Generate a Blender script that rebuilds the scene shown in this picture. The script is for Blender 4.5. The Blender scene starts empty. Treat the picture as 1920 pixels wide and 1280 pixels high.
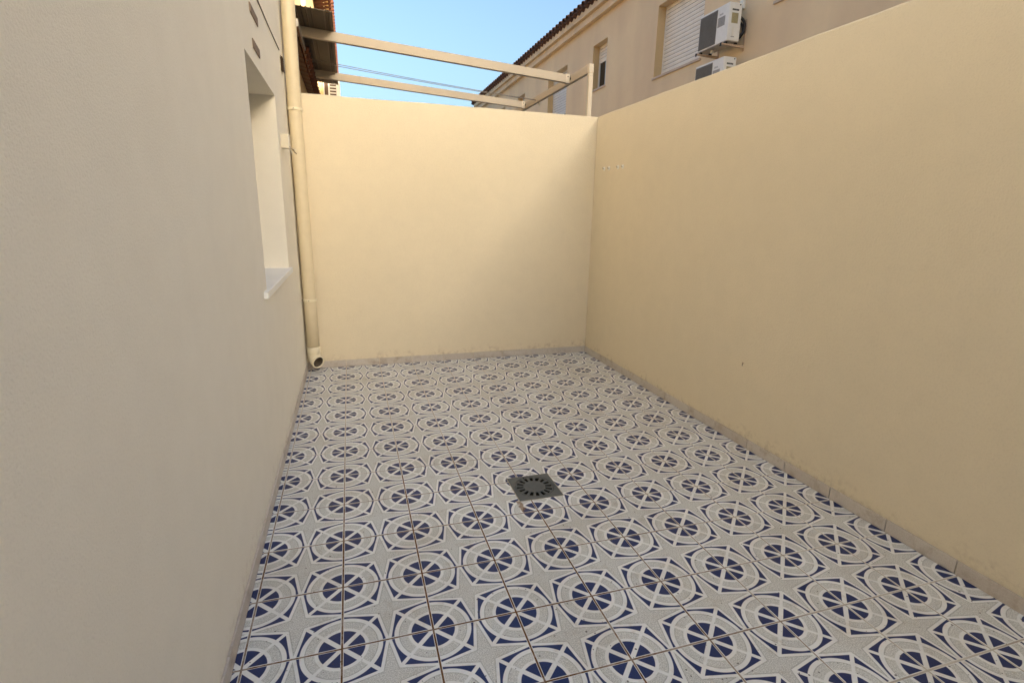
import bpy, bmesh, math, random
from mathutils import Vector, Matrix, noise

random.seed(7)
C = bpy.context.scene.collection
SC = bpy.context.scene

# ------------------------------------------------------------------ camera
cam_d = bpy.data.cameras.new('camera')
cam = bpy.data.objects.new('camera', cam_d)
C.objects.link(cam)
cam_d.sensor_width = 36.0
cam_d.lens = 18.20
cam_d.clip_start = 0.02
cam_d.clip_end = 500
M = Matrix(((0.95608537, 0.05169217, -0.28849381, 0.41616),
            (-0.29241954, 0.23469817, -0.92704238, -2.21698),
            (0.01978813, 0.97069289, 0.23950729, 1.47297),
            (0, 0, 0, 1)))
cam.matrix_world = M
SC.camera = cam

# ------------------------------------------------------------------ sky, sun, exposure
SUN_AZ = math.radians(-67)        # measured from +X towards +Y: low sun behind the camera, to the right
SUN_EL = math.radians(12)
sdir = Vector((math.cos(SUN_EL) * math.cos(SUN_AZ), math.cos(SUN_EL) * math.sin(SUN_AZ), math.sin(SUN_EL)))
world = bpy.data.worlds.new('World')
SC.world = world
world.use_nodes = True
wn = world.node_tree.nodes
sky = wn.new('ShaderNodeTexSky')
sky.sky_type = 'NISHITA'
sky.sun_disc = False
sky.sun_elevation = SUN_EL
sky.sun_rotation = math.atan2(sdir.x, sdir.y)
sky.altitude = 20
sky.air_density = 1.0
sky.dust_density = 6.2
sky.ozone_density = 2.4
bg = wn['Background']
bg.inputs['Strength'].default_value = 0.10
world.node_tree.links.new(sky.outputs[0], bg.inputs['Color'])

sun_d = bpy.data.lights.new('sun', 'SUN')
sun_d.energy = 3.2
sun_d.angle = math.radians(0.5)
sun_d.color = (1.0, 0.86, 0.68)
sun = bpy.data.objects.new('sun', sun_d)
C.objects.link(sun)
sun.rotation_euler = (-sdir).to_track_quat('-Z', 'Y').to_euler()
sun.location = (8, -10, 9)

SC.view_settings.view_transform = 'Standard'
SC.view_settings.look = 'None'
SC.view_settings.gamma = 1.0
SC.view_settings.exposure = 2.18
SC.view_settings.use_curve_mapping = False

# ------------------------------------------------------------------ helpers
def bx(bm, x0, x1, y0, y1, z0, z1):
    v = [bm.verts.new(p) for p in ((x0, y0, z0), (x1, y0, z0), (x1, y1, z0), (x0, y1, z0),
                                   (x0, y0, z1), (x1, y0, z1), (x1, y1, z1), (x0, y1, z1))]
    for f in ((3, 2, 1, 0), (4, 5, 6, 7), (0, 1, 5, 4), (1, 2, 6, 5), (2, 3, 7, 6), (3, 0, 4, 7)):
        bm.faces.new([v[i] for i in f])
    return v

def finish(bm, bevel=0.0, seg=2, normals=True):
    if bevel:
        bmesh.ops.bevel(bm, geom=list(bm.edges), offset=bevel, segments=seg, affect='EDGES', profile=0.6)
    if normals:
        bmesh.ops.recalc_face_normals(bm, faces=list(bm.faces))

def obj(name, bm, mat, parent=None, smooth=False, loc=None):
    me = bpy.data.meshes.new(name)
    bm.to_mesh(me)
    bm.free()
    if smooth:
        for p in me.polygons:
            p.use_smooth = True
    if mat:
        me.materials.append(mat)
    o = bpy.data.objects.new(name, me)
    C.objects.link(o)
    if parent:
        o.parent = parent
    if loc:
        o.location = loc
    return o

def inst(name, mesh, parent=None, loc=(0, 0, 0), rot=(0, 0, 0), scale=(1, 1, 1)):
    o = bpy.data.objects.new(name, mesh)
    C.objects.link(o)
    o.parent = parent
    o.location = loc
    o.rotation_euler = rot
    o.scale = scale
    return o

def box(name, b, mat, parent=None, bevel=0.0, seg=2):
    bm = bmesh.new()
    bx(bm, *b)
    finish(bm, bevel, seg)
    return obj(name, bm, mat, parent)

def tag(o, label, cat, group=None):
    o['label'] = label
    o['category'] = cat
    if group:
        o['group'] = group
    return o

def thing(name, label, cat, loc=(0, 0, 0), group=None):
    o = bpy.data.objects.new(name, None)
    C.objects.link(o)
    o.location = loc
    o.empty_display_size = 0.1
    return tag(o, label, cat, group)

def struct(o):
    o['kind'] = 'structure'
    return o

def tube(bm, pts, rad, n=16, cap=True, inner=None):
    """swept tube along pts; rad a number or a list; inner: wall thickness for a hollow end"""
    pts = [Vector(p) for p in pts]
    if not isinstance(rad, (list, tuple)):
        rad = [rad] * len(pts)
    rings = []
    up = None
    for i, p in enumerate(pts):
        if i == 0:
            t = (pts[1] - p).normalized()
        elif i == len(pts) - 1:
            t = (p - pts[i - 1]).normalized()
        else:
            t = ((pts[i + 1] - p).normalized() + (p - pts[i - 1]).normalized()).normalized()
        if up is None:
            a = Vector((0, 0, 1)) if abs(t.z) < 0.9 else Vector((1, 0, 0))
            up = (a - t * a.dot(t)).normalized()
        else:
            up = (up - t * up.dot(t)).normalized()
        s = t.cross(up)
        rings.append([bm.verts.new(p + (up * math.cos(2 * math.pi * k / n) + s * math.sin(2 * math.pi * k / n)) * rad[i]) for k in range(n)])
    for a, b in zip(rings, rings[1:]):
        for k in range(n):
            bm.faces.new((a[k], a[(k + 1) % n], b[(k + 1) % n], b[k]))
    if cap:
        bm.faces.new(list(reversed(rings[0])))
        bm.faces.new(rings[-1])
    return rings

# ------------------------------------------------------------------ materials
class NB:
    """tiny node builder"""
    def __init__(s, name):
        s.mat = bpy.data.materials.new(name)
        s.mat.use_nodes = True
        s.t = s.mat.node_tree
        s.b = s.t.nodes['Principled BSDF']
    def n(s, kind, **kw):
        nd = s.t.nodes.new(kind)
        for k, v in kw.items():
            setattr(nd, k, v)
        return nd
    def link(s, a, b):
        s.t.links.new(a, b)
    def put(s, sock, v):
        if isinstance(v, bpy.types.NodeSocket):
            s.link(v, sock)
        else:
            sock.default_value = v
    def m(s, op, a, b=None, c=None, clamp=False):
        nd = s.n('ShaderNodeMath', operation=op, use_clamp=clamp)
        s.put(nd.inputs[0], a)
        if b is not None:
            s.put(nd.inputs[1], b)
        if c is not None:
            s.put(nd.inputs[2], c)
        return nd.outputs[0]
    def step(s, x, edge, w=0.005):           # 0 below edge, 1 above
        return s.m('ADD', s.m('DIVIDE', s.m('SUBTRACT', x, edge), w), 0.5, clamp=True)
    def less(s, x, edge, w=0.005):
        return s.m('SUBTRACT', 1.0, s.step(x, edge, w))
    def mul(s, *a):
        r = a[0]
        for k in a[1:]:
            r = s.m('MULTIPLY', r, k)
        return r
    def mix(s, f, a, b, mode='MIX'):
        nd = s.n('ShaderNodeMix', data_type='RGBA', blend_type=mode)
        s.put(nd.inputs[0], f)
        for i, v in ((6, a), (7, b)):
            if isinstance(v, bpy.types.NodeSocket):
                s.link(v, nd.inputs[i])
            else:
                nd.inputs[i].default_value = (*v, 1)
        return nd.outputs[2]
    def noise(s, vec, scale, detail=3, rough=0.55, dist=0.0):
        nd = s.n('ShaderNodeTexNoise')
        nd.inputs['Scale'].default_value = scale
        nd.inputs['Detail'].default_value = detail
        nd.inputs['Roughness'].default_value = rough
        nd.inputs['Distortion'].default_value = dist
        if vec is not None:
            s.link(vec, nd.inputs['Vector'])
        return nd.outputs['Fac']
    def ramp(s, f, lo, hi, a=0.0, b=1.0):
        nd = s.n('ShaderNodeMapRange')
        s.put(nd.inputs[0], f)
        for i, v in enumerate((lo, hi, a, b)):
            nd.inputs[i + 1].default_value = v
        return nd.outputs[0]
    def pos(s):
        return s.n('ShaderNodeNewGeometry').outputs['Position']
    def objco(s):
        return s.n('ShaderNodeTexCoord').outputs['Object']
    def scale(s, vec, v):
        nd = s.n('ShaderNodeMapping')
        s.link(vec, nd.inputs['Vector'])
        nd.inputs['Scale'].default_value = v
        return nd.outputs[0]
    def bump(s, h, strength=0.3, dist=0.002, normal=None):
        nd = s.n('ShaderNodeBump')
        nd.inputs['Strength'].default_value = strength
        nd.inputs['Distance'].default_value = dist
        s.link(h, nd.inputs['Height'])
        if normal is not None:
            s.link(normal, nd.inputs['Normal'])
        return nd.outputs[0]
    def out(s, col=None, rough=None, normal=None, metal=None, spec=None):
        if col is not None:
            if isinstance(col, bpy.types.NodeSocket):
                s.link(col, s.b.inputs['Base Color'])
            else:
                s.b.inputs['Base Color'].default_value = (*col, 1)
        if rough is not None:
            s.put(s.b.inputs['Roughness'], rough)
        if normal is not None:
            s.link(normal, s.b.inputs['Normal'])
        if metal is not None:
            s.b.inputs['Metallic'].default_value = metal
        if spec is not None:
            s.b.inputs['Specular IOR Level'].default_value = spec
        return s.mat

def plaster(name, col, col2, grain=140, gstr=0.5, gdist=0.004, streak=0.0, streak_col=(0.2, 0.15, 0.12), base_dirt=0.0):
    b = NB(name)
    p = b.pos()
    big = b.noise(p, 0.9, 3, 0.6)
    mid = b.noise(p, 7.0, 3, 0.6)
    c = b.mix(b.ramp(big, 0.35, 0.68), col, col2)
    c = b.mix(b.ramp(mid, 0.35, 0.75, 0.0, 0.22), c, tuple(v * 0.86 for v in col))
    fine = b.noise(p, grain * 0.8, 3, 0.7)
    c = b.mix(b.ramp(fine, 0.5, 0.75, 0.0, 0.30), c, tuple(v * 0.80 for v in col))
    if streak:
        st = b.noise(b.scale(p, (1.1, 1.1, 0.22)), 1.0, 2, 0.5)
        c = b.mix(b.ramp(st, 0.42, 0.8, 0.0, streak), c, streak_col)
    if base_dirt:
        sep = b.n('ShaderNodeSeparateXYZ')
        b.link(p, sep.inputs[0])
        # splashed dirt in blotches just above the skirting
        zz = b.m('ADD', sep.outputs['Z'], b.ramp(b.noise(p, 5.0, 4, 0.6), 0.3, 0.7, -0.05, 0.06))
        low = b.less(zz, 0.10, 0.09)
        blot = b.ramp(b.noise(p, 26.0, 4, 0.65), 0.48, 0.7)
        c = b.mix(b.mul(low, blot, base_dirt), c, (0.30, 0.20, 0.12))
    nrm = b.bump(fine, gstr, gdist * 1.3)
    return b.out(c, 0.92, nrm, spec=0.25)

MT = {}
MT['wall'] = plaster('cream_plaster', (0.80, 0.70, 0.51), (0.83, 0.725, 0.53), base_dirt=0.4)
MT['house'] = plaster('pale_plaster', (0.89, 0.845, 0.735), (0.87, 0.82, 0.71), grain=210, gstr=0.7, gdist=0.003, base_dirt=0.35)
MT['yellow'] = plaster('yellow_plaster', (0.76, 0.55, 0.27), (0.80, 0.60, 0.32))
MT['beige'] = plaster('beige_plaster', (0.82, 0.66, 0.43), (0.78, 0.61, 0.40), streak=0.42, streak_col=(0.52, 0.38, 0.27))
MT['moulding'] = plaster('moulding_plaster', (0.80, 0.64, 0.43), (0.82, 0.66, 0.45), streak=0.3)
MT['jamb'] = plaster('ochre_jamb_plaster', (0.58, 0.42, 0.22), (0.62, 0.45, 0.25))

def simple(name, col, rough=0.5, metal=0.0, var=0.12, scale=30.0, bumpd=0.0, spec=0.5, var_col=None):
    b = NB(name)
    p = b.pos()
    n1 = b.noise(p, scale, 4, 0.6)
    n2 = b.noise(p, scale * 0.12, 3, 0.6)
    dark = var_col or tuple(v * (1 - 2.2 * var) for v in col)
    f = b.m('ADD', b.ramp(n1, 0.4, 0.75, 0, 0.55), b.ramp(n2, 0.4, 0.75, 0, 0.45))
    c = b.mix(b.m('MINIMUM', f, 1.0), col, dark)
    r = b.ramp(n2, 0.3, 0.7, max(0.02, rough - 0.07), min(1, rough + 0.07))
    nrm = b.bump(n1, 0.4, bumpd) if bumpd else None
    return b.out(c, r, nrm, metal, spec)

MT['pipe'] = simple('cream_pvc', (0.75, 0.645, 0.445), 0.42, var=0.05, scale=14)
MT['elbow'] = simple('pale_pvc', (0.85, 0.77, 0.57), 0.38, var=0.05, scale=20)
MT['pergola'] = simple('cream_lacquered_metal', (0.53, 0.455, 0.35), 0.5, var=0.05, scale=9)
MT['bracket'] = simple('pale_lacquered_metal', (0.70, 0.61, 0.47), 0.5, var=0.05, scale=9)
MT['sheet'] = simple('brown_sheet_metal', (0.15, 0.115, 0.078), 0.5, var=0.16, scale=5, var_col=(0.09, 0.065, 0.04))
MT['sheet_rib'] = simple('brown_sheet_rib', (0.26, 0.20, 0.145), 0.5, var=0.16, scale=5)
MT['terracotta'] = simple('terracotta', (0.23, 0.085, 0.048), 0.85, var=0.22, scale=22, bumpd=0.003, var_col=(0.10, 0.05, 0.035))
MT['terracotta_dark'] = simple('weathered_terracotta', (0.145, 0.075, 0.05), 0.9, var=0.22, scale=20, bumpd=0.003, var_col=(0.04, 0.03, 0.025))
MT['wood'] = simple('brown_wood', (0.25, 0.13, 0.07), 0.6, var=0.2, scale=18)
MT['white'] = simple('white_plastic', (0.76, 0.73, 0.65), 0.4, var=0.05, scale=12)
MT['ivory'] = simple('ivory_plastic', (0.72, 0.66, 0.52), 0.45, var=0.06, scale=25)
MT['ac'] = simple('air_conditioner_white', (0.80, 0.78, 0.72), 0.45, var=0.06, scale=9)
MT['grille'] = simple('grey_grille', (0.17, 0.165, 0.15), 0.6, var=0.1, scale=30)
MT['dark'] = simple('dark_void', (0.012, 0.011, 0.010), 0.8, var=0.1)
MT['rubber'] = simple('black_rubber', (0.015, 0.014, 0.014), 0.6, var=0.1)
MT['greytext'] = simple('grey_print', (0.30, 0.29, 0.27), 0.6, var=0.05)
MT['label'] = simple('printed_label', (0.40, 0.37, 0.32), 0.5, var=0.25, scale=60)
MT['olive'] = simple('olive_label', (0.38, 0.33, 0.18), 0.5, var=0.2, scale=60)
MT['shutter'] = simple('roller_shutter_pvc', (0.82, 0.77, 0.68), 0.5, var=0.06, scale=6)
MT['shutter_grey'] = simple('grey_roller_shutter', (0.72, 0.72, 0.70), 0.5, var=0.06, scale=6)
MT['sill'] = simple('pale_stone_sill', (0.58, 0.47, 0.37), 0.7, var=0.12, scale=25)
MT['white_sill'] = simple('white_marble_sill', (0.87, 0.88, 0.87), 0.35, var=0.04, scale=18)
MT['alu'] = simple('aluminium_frame', (0.55, 0.57, 0.58), 0.4, metal=0.4, var=0.05)
MT['galv'] = simple('galvanised_steel', (0.50, 0.44, 0.37), 0.5, metal=0.5, var=0.15, scale=40)
MT['rust'] = simple('rusty_bracket', (0.55, 0.38, 0.25), 0.6, var=0.2, scale=40)
MT['shade_grime'] = simple('shaded_grimy_lining', (0.16, 0.13, 0.095), 0.8, var=0.25, scale=60, var_col=(0.05, 0.035, 0.025))  # dirty tone made dark to carry the shade inside the open elbow
MT['drain'] = simple('grey_drain_plastic', (0.105, 0.115, 0.112), 0.48, var=0.14, scale=60, bumpd=0.0004)
MT['drain_edge'] = simple('drain_bedding', (0.46, 0.40, 0.29), 0.8, var=0.25, scale=80, bumpd=0.002)
MT['cable'] = simple('grey_cable', (0.16, 0.13, 0.10), 0.6, var=0.1)
MT['rope'] = simple('clothes_line', (0.28, 0.24, 0.20), 0.7, var=0.15)
MT['slatbrown'] = simple('brown_lacquer', (0.13, 0.085, 0.06), 0.85, var=0.15, spec=0.15)
MT['rack'] = simple('faded_brown_lacquer', (0.26, 0.20, 0.155), 0.85, var=0.12, spec=0.15)
MT['ground'] = simple('concrete_ground', (0.33, 0.30, 0.26), 0.9, var=0.15, scale=3, bumpd=0.004)
MT['plug'] = simple('white_wall_plug', (0.88, 0.86, 0.80), 0.4, var=0.05)
MT['brass'] = simple('brassy_screw', (0.42, 0.30, 0.14), 0.35, metal=0.8, var=0.1)

def glass_mat():
    b = NB('window_glass')
    b.out((0.02, 0.022, 0.025), 0.05)
    b.b.inputs['Specular IOR Level'].default_value = 0.7
    return b.mat
MT['glass'] = glass_mat()

T = 0.316                                   # side of a floor tile, joints included

def tile_mat():
    b = NB('printed_floor_tile')
    co = b.objco()
    sep = b.n('ShaderNodeSeparateXYZ')
    b.link(co, sep.inputs[0])
    u = b.m('ABSOLUTE', b.m('DIVIDE', sep.outputs['X'], T))
    v = b.m('ABSOLUTE', b.m('DIVIDE', sep.outputs['Y'], T))
    cx = b.m('SUBTRACT', 0.5, u)
    cy = b.m('SUBTRACT', 0.5, v)
    r = b.m('SQRT', b.m('ADD', b.mul(cx, cx), b.mul(cy, cy)))
    dg = b.mul(b.m('ABSOLUTE', b.m('SUBTRACT', cx, cy)), 0.7071)
    lo = b.m('MINIMUM', cx, cy)
    hi = b.m('MAXIMUM', cx, cy)
    d = b.m('ADD', b.mul(b.m('SUBTRACT', hi, 0.472), 0.977), b.mul(lo, 0.2116))
    offj = b.step(lo, 0.0165, 0.004)
    wheel = b.mul(b.less(r, 0.247), b.step(dg, 0.027))
    outer = b.mul(b.step(r, 0.437), b.less(d, 0.0), b.step(dg, 0.022))
    blue = b.mul(b.m('MAXIMUM', wheel, outer), offj)
    ring = b.mul(b.step(r, 0.287, 0.008), b.less(r, 0.388, 0.008), b.step(dg, 0.018, 0.012), b.step(lo, 0.018, 0.01))
    star = b.mul(b.step(d, 0.034, 0.008), b.step(lo, 0.012, 0.01))
    speck = b.m('MAXIMUM', ring, star)
    info = b.n('ShaderNodeObjectInfo')
    addv = b.n('ShaderNodeVectorMath', operation='ADD')
    b.link(co, addv.inputs[0])
    b.link(info.outputs['Location'], addv.inputs[1])
    wp = addv.outputs[0]
    grain = b.noise(wp, 260.0, 2, 0.8)
    grain2 = b.noise(wp, 60.0, 2, 0.6)
    sf = b.ramp(grain, 0.38, 0.64)
    spcol = b.mix(sf, (0.49, 0.495, 0.465), (0.87, 0.88, 0.835))
    white = b.mix(b.ramp(grain2, 0.4, 0.7), (0.89, 0.90, 0.875), (0.85, 0.86, 0.835))
    c = b.mix(speck, white, spcol)
    # emboss shadow of the relief put into the print where white meets speckle
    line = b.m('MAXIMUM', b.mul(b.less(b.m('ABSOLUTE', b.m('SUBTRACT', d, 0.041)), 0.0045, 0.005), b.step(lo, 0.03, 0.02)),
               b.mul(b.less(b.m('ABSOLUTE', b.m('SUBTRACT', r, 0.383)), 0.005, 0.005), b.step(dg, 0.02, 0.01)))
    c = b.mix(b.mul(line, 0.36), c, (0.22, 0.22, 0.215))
    bl = b.mix(b.ramp(grain, 0.5, 0.75), (0.013, 0.027, 0.118), (0.030, 0.052, 0.18))
    c = b.mix(blue, c, bl)
    # every tile a little different, plus trodden-in dirt with a shape of its own
    tone = b.ramp(info.outputs['Random'], 0, 1, 0.0, 0.55)
    c = b.mix(tone, c, (0.90, 0.88, 0.85), 'MULTIPLY')
    big = b.noise(wp, 2.3, 4, 0.65)
    dirt = b.ramp(big, 0.46, 0.74, 0.0, 0.6)
    c = b.mix(dirt, c, (0.82, 0.755, 0.68), 'MULTIPLY')
    smear = b.ramp(b.noise(wp, 13.0, 4, 0.7), 0.56, 0.8, 0.0, 0.8)
    c = b.mix(smear, c, (0.72, 0.64, 0.54), 'MULTIPLY')
    spots = b.step(b.noise(wp, 75.0, 0, 0.3), 0.815, 0.02)
    c = b.mix(b.mul(spots, 0.8), c, (0.06, 0.045, 0.035))
    # dirt along the tile's own edges
    edge = b.mul(b.less(lo, 0.0105, 0.006), b.ramp(big, 0.40, 0.62, 0.0, 0.6))
    c = b.mix(edge, c, (0.40, 0.29, 0.18))
    # rust run below the drain
    ws = b.n('ShaderNodeSeparateXYZ')
    b.link(wp, ws.inputs[0])
    wig = b.ramp(b.noise(wp, 30.0, 2, 0.5), 0.3, 0.7, -0.012, 0.012)
    dx = b.m('ABSOLUTE', b.m('ADD', b.m('SUBTRACT', ws.outputs['X'], 1.197), wig))
    run = b.mul(b.less(dx, 0.0075, 0.007), b.less(ws.outputs['Y'], 0.115, 0.01), b.step(ws.outputs['Y'], 0.003, 0.02))
    c = b.mix(b.mul(run, 0.8), c, (0.22, 0.11, 0.035))
    relief = b.m('SUBTRACT', 1.0, speck)
    nrm = b.bump(relief, 0.6, 0.0009)
    rough = b.m('ADD', b.m('ADD', 0.36, b.mul(speck, 0.14)), b.mul(dirt, 0.2))
    return b.out(c, rough, nrm, spec=0.38)
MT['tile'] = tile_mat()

def grout_mat():
    b = NB('stained_grout')
    p = b.pos()
    n1 = b.noise(p, 3.2, 4, 0.6)
    n2 = b.noise(p, 40.0, 4, 0.65)
    # brown staining strongest on the front left, where people walk in
    dn = b.n('ShaderNodeVectorMath', operation='DISTANCE')
    b.link(p, dn.inputs[0])
    dn.inputs[1].default_value = (0.85, -0.35, 0)
    near = b.ramp(dn.outputs['Value'], 0.4, 1.6, 1.1, 0.0)
    f = b.m('ADD', b.ramp(n1, 0.42, 0.65, 0.0, 0.55), near)
    f = b.m('MULTIPLY', f, b.ramp(n2, 0.25, 0.6, 0.35, 1.0), clamp=True)
    c = b.mix(f, (0.62, 0.575, 0.49), (0.165, 0.083, 0.030))
    return b.out(c, 0.95, b.bump(n2, 0.5, 0.001), spec=0.2)
MT['grout'] = grout_mat()

def skirt_mat():
    b = NB('skirting_tile')
    p = b.pos()
    info = b.n('ShaderNodeObjectInfo')
    g = b.noise(p, 160.0, 3, 0.7)
    c = b.mix(b.ramp(g, 0.35, 0.7), (0.58, 0.525, 0.46), (0.69, 0.635, 0.565))
    c = b.mix(b.ramp(info.outputs['Random'], 0, 1, 0, 0.25), c, (0.40, 0.31, 0.23))
    sep = b.n('ShaderNodeSeparateXYZ')
    b.link(p, sep.inputs[0])
    st = b.ramp(b.noise(p, 11.0, 4, 0.65), 0.52, 0.74, 0.0, 0.6)
    c = b.mix(st, c, (0.36, 0.27, 0.17))
    return b.out(c, 0.45, b.bump(g, 0.2, 0.0005), spec=0.4)
MT['skirt'] = skirt_mat()

# ------------------------------------------------------------------ dimensions
XL, XR, YB = -0.035, 2.850, 2.872            # inner faces of the patio walls
YF = -4.75                                   # patio end behind the camera
WH = 2.43                                    # wall height
TW = 0.12                                    # wall thickness
DX, DY, DS = 4.195 * T, 0.733 * T, 0.1225    # drain centre and half side

# ------------------------------------------------------------------ ground
bm = bmesh.new()
v = [bm.verts.new(q) for q in ((-150, -150, -0.16), (150, -150, -0.16), (150, 150, -0.16), (-150, 150, -0.16))]
bm.faces.new(v)
struct(obj('ground', bm, MT['ground']))

# patio floor: bed of grout with one object for each tile
bm = bmesh.new()
zs = -0.0011
gx = [XL - 0.02, DX - DS + 0.006, DX + DS - 0.006, XR + 0.02]
gy = [YF - 0.02, DY - DS + 0.006, DY + DS - 0.006, YB + 0.02]
vv = {(i, j): bm.verts.new((gx[i], gy[j], zs)) for i in range(4) for j in range(4)}
for i in range(3):
    for j in range(3):
        if (i, j) != (1, 1):
            bm.faces.new((vv[i, j], vv[i + 1, j], vv[i + 1, j + 1], vv[i, j + 1]))
floor = struct(obj('patio_floor', bm, MT['grout']))

G = 0.0032                                   # half joint
def rect_minus(r, h):
    """polygon (list of points, ccw) of rectangle r minus an overlapping corner of rectangle h"""
    x0, x1, y0, y1 = r
    a0, a1, b0, b1 = h
    if a1 <= x0 or a0 >= x1 or b1 <= y0 or b0 >= y1:
        return [(x0, y0), (x1, y0), (x1, y1), (x0, y1)]
    left, bottom = a0 > x0, b0 > y0
    if left and bottom:      # hole takes the upper right corner
        return [(x0, y0), (x1, y0), (x1, b0), (a0, b0), (a0, y1), (x0, y1)]
    if left:                 # lower right
        return [(x0, y0), (a0, y0), (a0, b1), (x1, b1), (x1, y1), (x0, y1)]
    if bottom:               # upper left
        return [(x0, y0), (x1, y0), (x1, y1), (a1, y1), (a1, b0), (x0, b0)]
    return [(a1, y0), (x1, y0), (x1, y1), (x0, y1), (x0, b1), (a1, b1)]

def tile_mesh(poly):
    bm = bmesh.new()
    top = [bm.verts.new((x, y, 0)) for x, y in poly]
    f = bm.faces.new(top)
    e = list(f.edges)
    r = bmesh.ops.extrude_face_region(bm, geom=[f])
    low = [g for g in r['geom'] if isinstance(g, bmesh.types.BMVert)]
    bmesh.ops.translate(bm, verts=low, vec=(0, 0, -0.008))
    bmesh.ops.recalc_face_normals(bm, faces=list(bm.faces))
    te = [ed for ed in bm.edges if all(abs(w.co.z) < 1e-6 for w in ed.verts)]
    bmesh.ops.bevel(bm, geom=te, offset=0.0011, segments=2, affect='EDGES', profile=0.5)
    me = bpy.data.meshes.new('floor_tile')
    bm.to_mesh(me)
    bm.free()
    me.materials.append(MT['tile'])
    return me

hole = (DX - DS - 0.004, DX + DS + 0.004, DY - DS - 0.004, DY + DS + 0.004)
cache = {}
fx0, fx1, fy0, fy1 = XL + 0.009, XR - 0.010, YF + 0.009, YB - 0.010
for i in range(-1, 9):
    for j in range(int(math.floor(YF / T)), 10):
        x0, x1 = max(i * T + G, fx0), min((i + 1) * T - G, fx1)
        y0, y1 = max(j * T + G, fy0), min((j + 1) * T - G, fy1)
        if x1 - x0 < 0.004 or y1 - y0 < 0.004:
            continue
        cxm, cym = (i + 0.5) * T, (j + 0.5) * T
        poly = [(round(x - cxm, 5), round(y - cym, 5)) for x, y in rect_minus((x0, x1, y0, y1), hole)]
        key = tuple(poly)
        if key not in cache:
            cache[key] = tile_mesh(poly)
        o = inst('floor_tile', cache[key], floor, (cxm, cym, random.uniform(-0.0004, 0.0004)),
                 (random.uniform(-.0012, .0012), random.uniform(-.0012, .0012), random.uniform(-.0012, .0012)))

# ------------------------------------------------------------------ patio walls
def slab(p0, direction, length, th, h, n, amp=0.004, seed=0.0, z0=-0.15):
    """rendered garden wall: swept section with soft top edges, hand-made unevenness"""
    d = Vector(direction)
    s = Vector((-d.y, d.x, 0))               # thickness direction
    sec = [(0, z0), (0, 0.4), (0, 1.2), (0, h - 0.5), (0, h - 0.011), (0.003, h - 0.004), (0.010, h), (th - 0.010, h), (th - 0.003, h - 0.004), (th, h - 0.011), (th, z0)]
    bm = bmesh.new()
    rows = []
    for k in range(n + 1):
        t = length * k / n
        row = []
        for a, z in sec:
            dz = noise.noise(Vector((t * 2.1, seed, 0))) * amp + noise.noise(Vector((t * 9, seed + 5, 0))) * amp * 0.5 if z > h - 0.1 else 0
            da = noise.noise(Vector((t * 1.1, z * 1.2, seed + 9))) * 0.004 if 0.1 < z < h - 0.1 else 0
            row.append(bm.verts.new(Vector(p0) + d * t + s * (a + da) + Vector((0, 0, z + dz))))
        rows.append(row)
    m = len(sec)
    for a, b in zip(rows, rows[1:]):
        for k in range(m - 1):
            bm.faces.new((a[k], b[k], b[k + 1], a[k + 1]))
    bm.faces.new(rows[0])
    bm.faces.new(list(reversed(rows[-1])))
    finish(bm)
    return bm

wall_back = tag(obj('patio_wall', slab((XL - 0.01, YB, 0), (1, 0, 0), XR + TW - XL + 0.01, TW, WH, 90, seed=1.0), MT['wall'], smooth=True),
                'bright cream plastered patio wall at the far end, below the pergola', 'wall')
wall_right = tag(obj('patio_wall', slab((XR, YB - 0.002, 0), (0, -1, 0), YB - YF, TW, WH, 160, seed=4.0), MT['wall'], smooth=True),
                 'shaded cream plastered side wall on the right with four wall plugs', 'wall')
wall_rear = tag(obj('patio_wall', slab((XR + TW, YF, 0), (-1, 0, 0), XR + TW - XL, TW, WH, 60, seed=7.0), MT['wall'], smooth=True),
                'cream plastered wall closing the patio behind the viewer', 'wall')
for w in (wall_back, wall_right, wall_rear):
    w.data.polygons.foreach_set('use_smooth', [True] * len(w.data.polygons))
    md = w.modifiers.new('edges', 'EDGE_SPLIT')
    md.split_angle = math.radians(50)

# skirting tiles
def skirt_mesh(l):
    bm = bmesh.new()
    bx(bm, -l / 2, l / 2, 0, 0.009, 0.001, 0.065)
    finish(bm, 0.0012, 2)
    me = bpy.data.meshes.new('skirting_tile')
    bm.to_mesh(me)
    bm.free()
    me.materials.append(MT['skirt'])
    return me
sk = {}
def skirt(parent, a, b, place, rz):
    l = round(b - a, 4)
    if l not in sk:
        sk[l] = skirt_mesh(l)
    m = (a + b) / 2
    o = inst('skirting_tile', sk[l], parent, place(m), (random.uniform(-.006, .006), 0, rz + random.uniform(-.003, .003)))
    o.location.z += random.uniform(-0.0007, 0.0012)
for i in range(-1, 9):
    a, b = max(i * T + 0.0018, XL + 0.011), min((i + 1) * T - 0.0018, XR - 0.011)
    if b - a > 0.01:
        skirt(wall_back, a, b, lambda m: (m, YB - 0.0125, 0), 0)
# own-house skirting is added with the house; right-hand wall here
for j in range(-16, 10):
    a, b = max(j * T + 0.0138, YF + 0.012), min((j + 1) * T + 0.0102, YB - 0.002)
    if b - a > 0.012:
        skirt(wall_right, a, b, lambda m: (XR - 0.0125, m, 0), -math.pi / 2)

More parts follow.
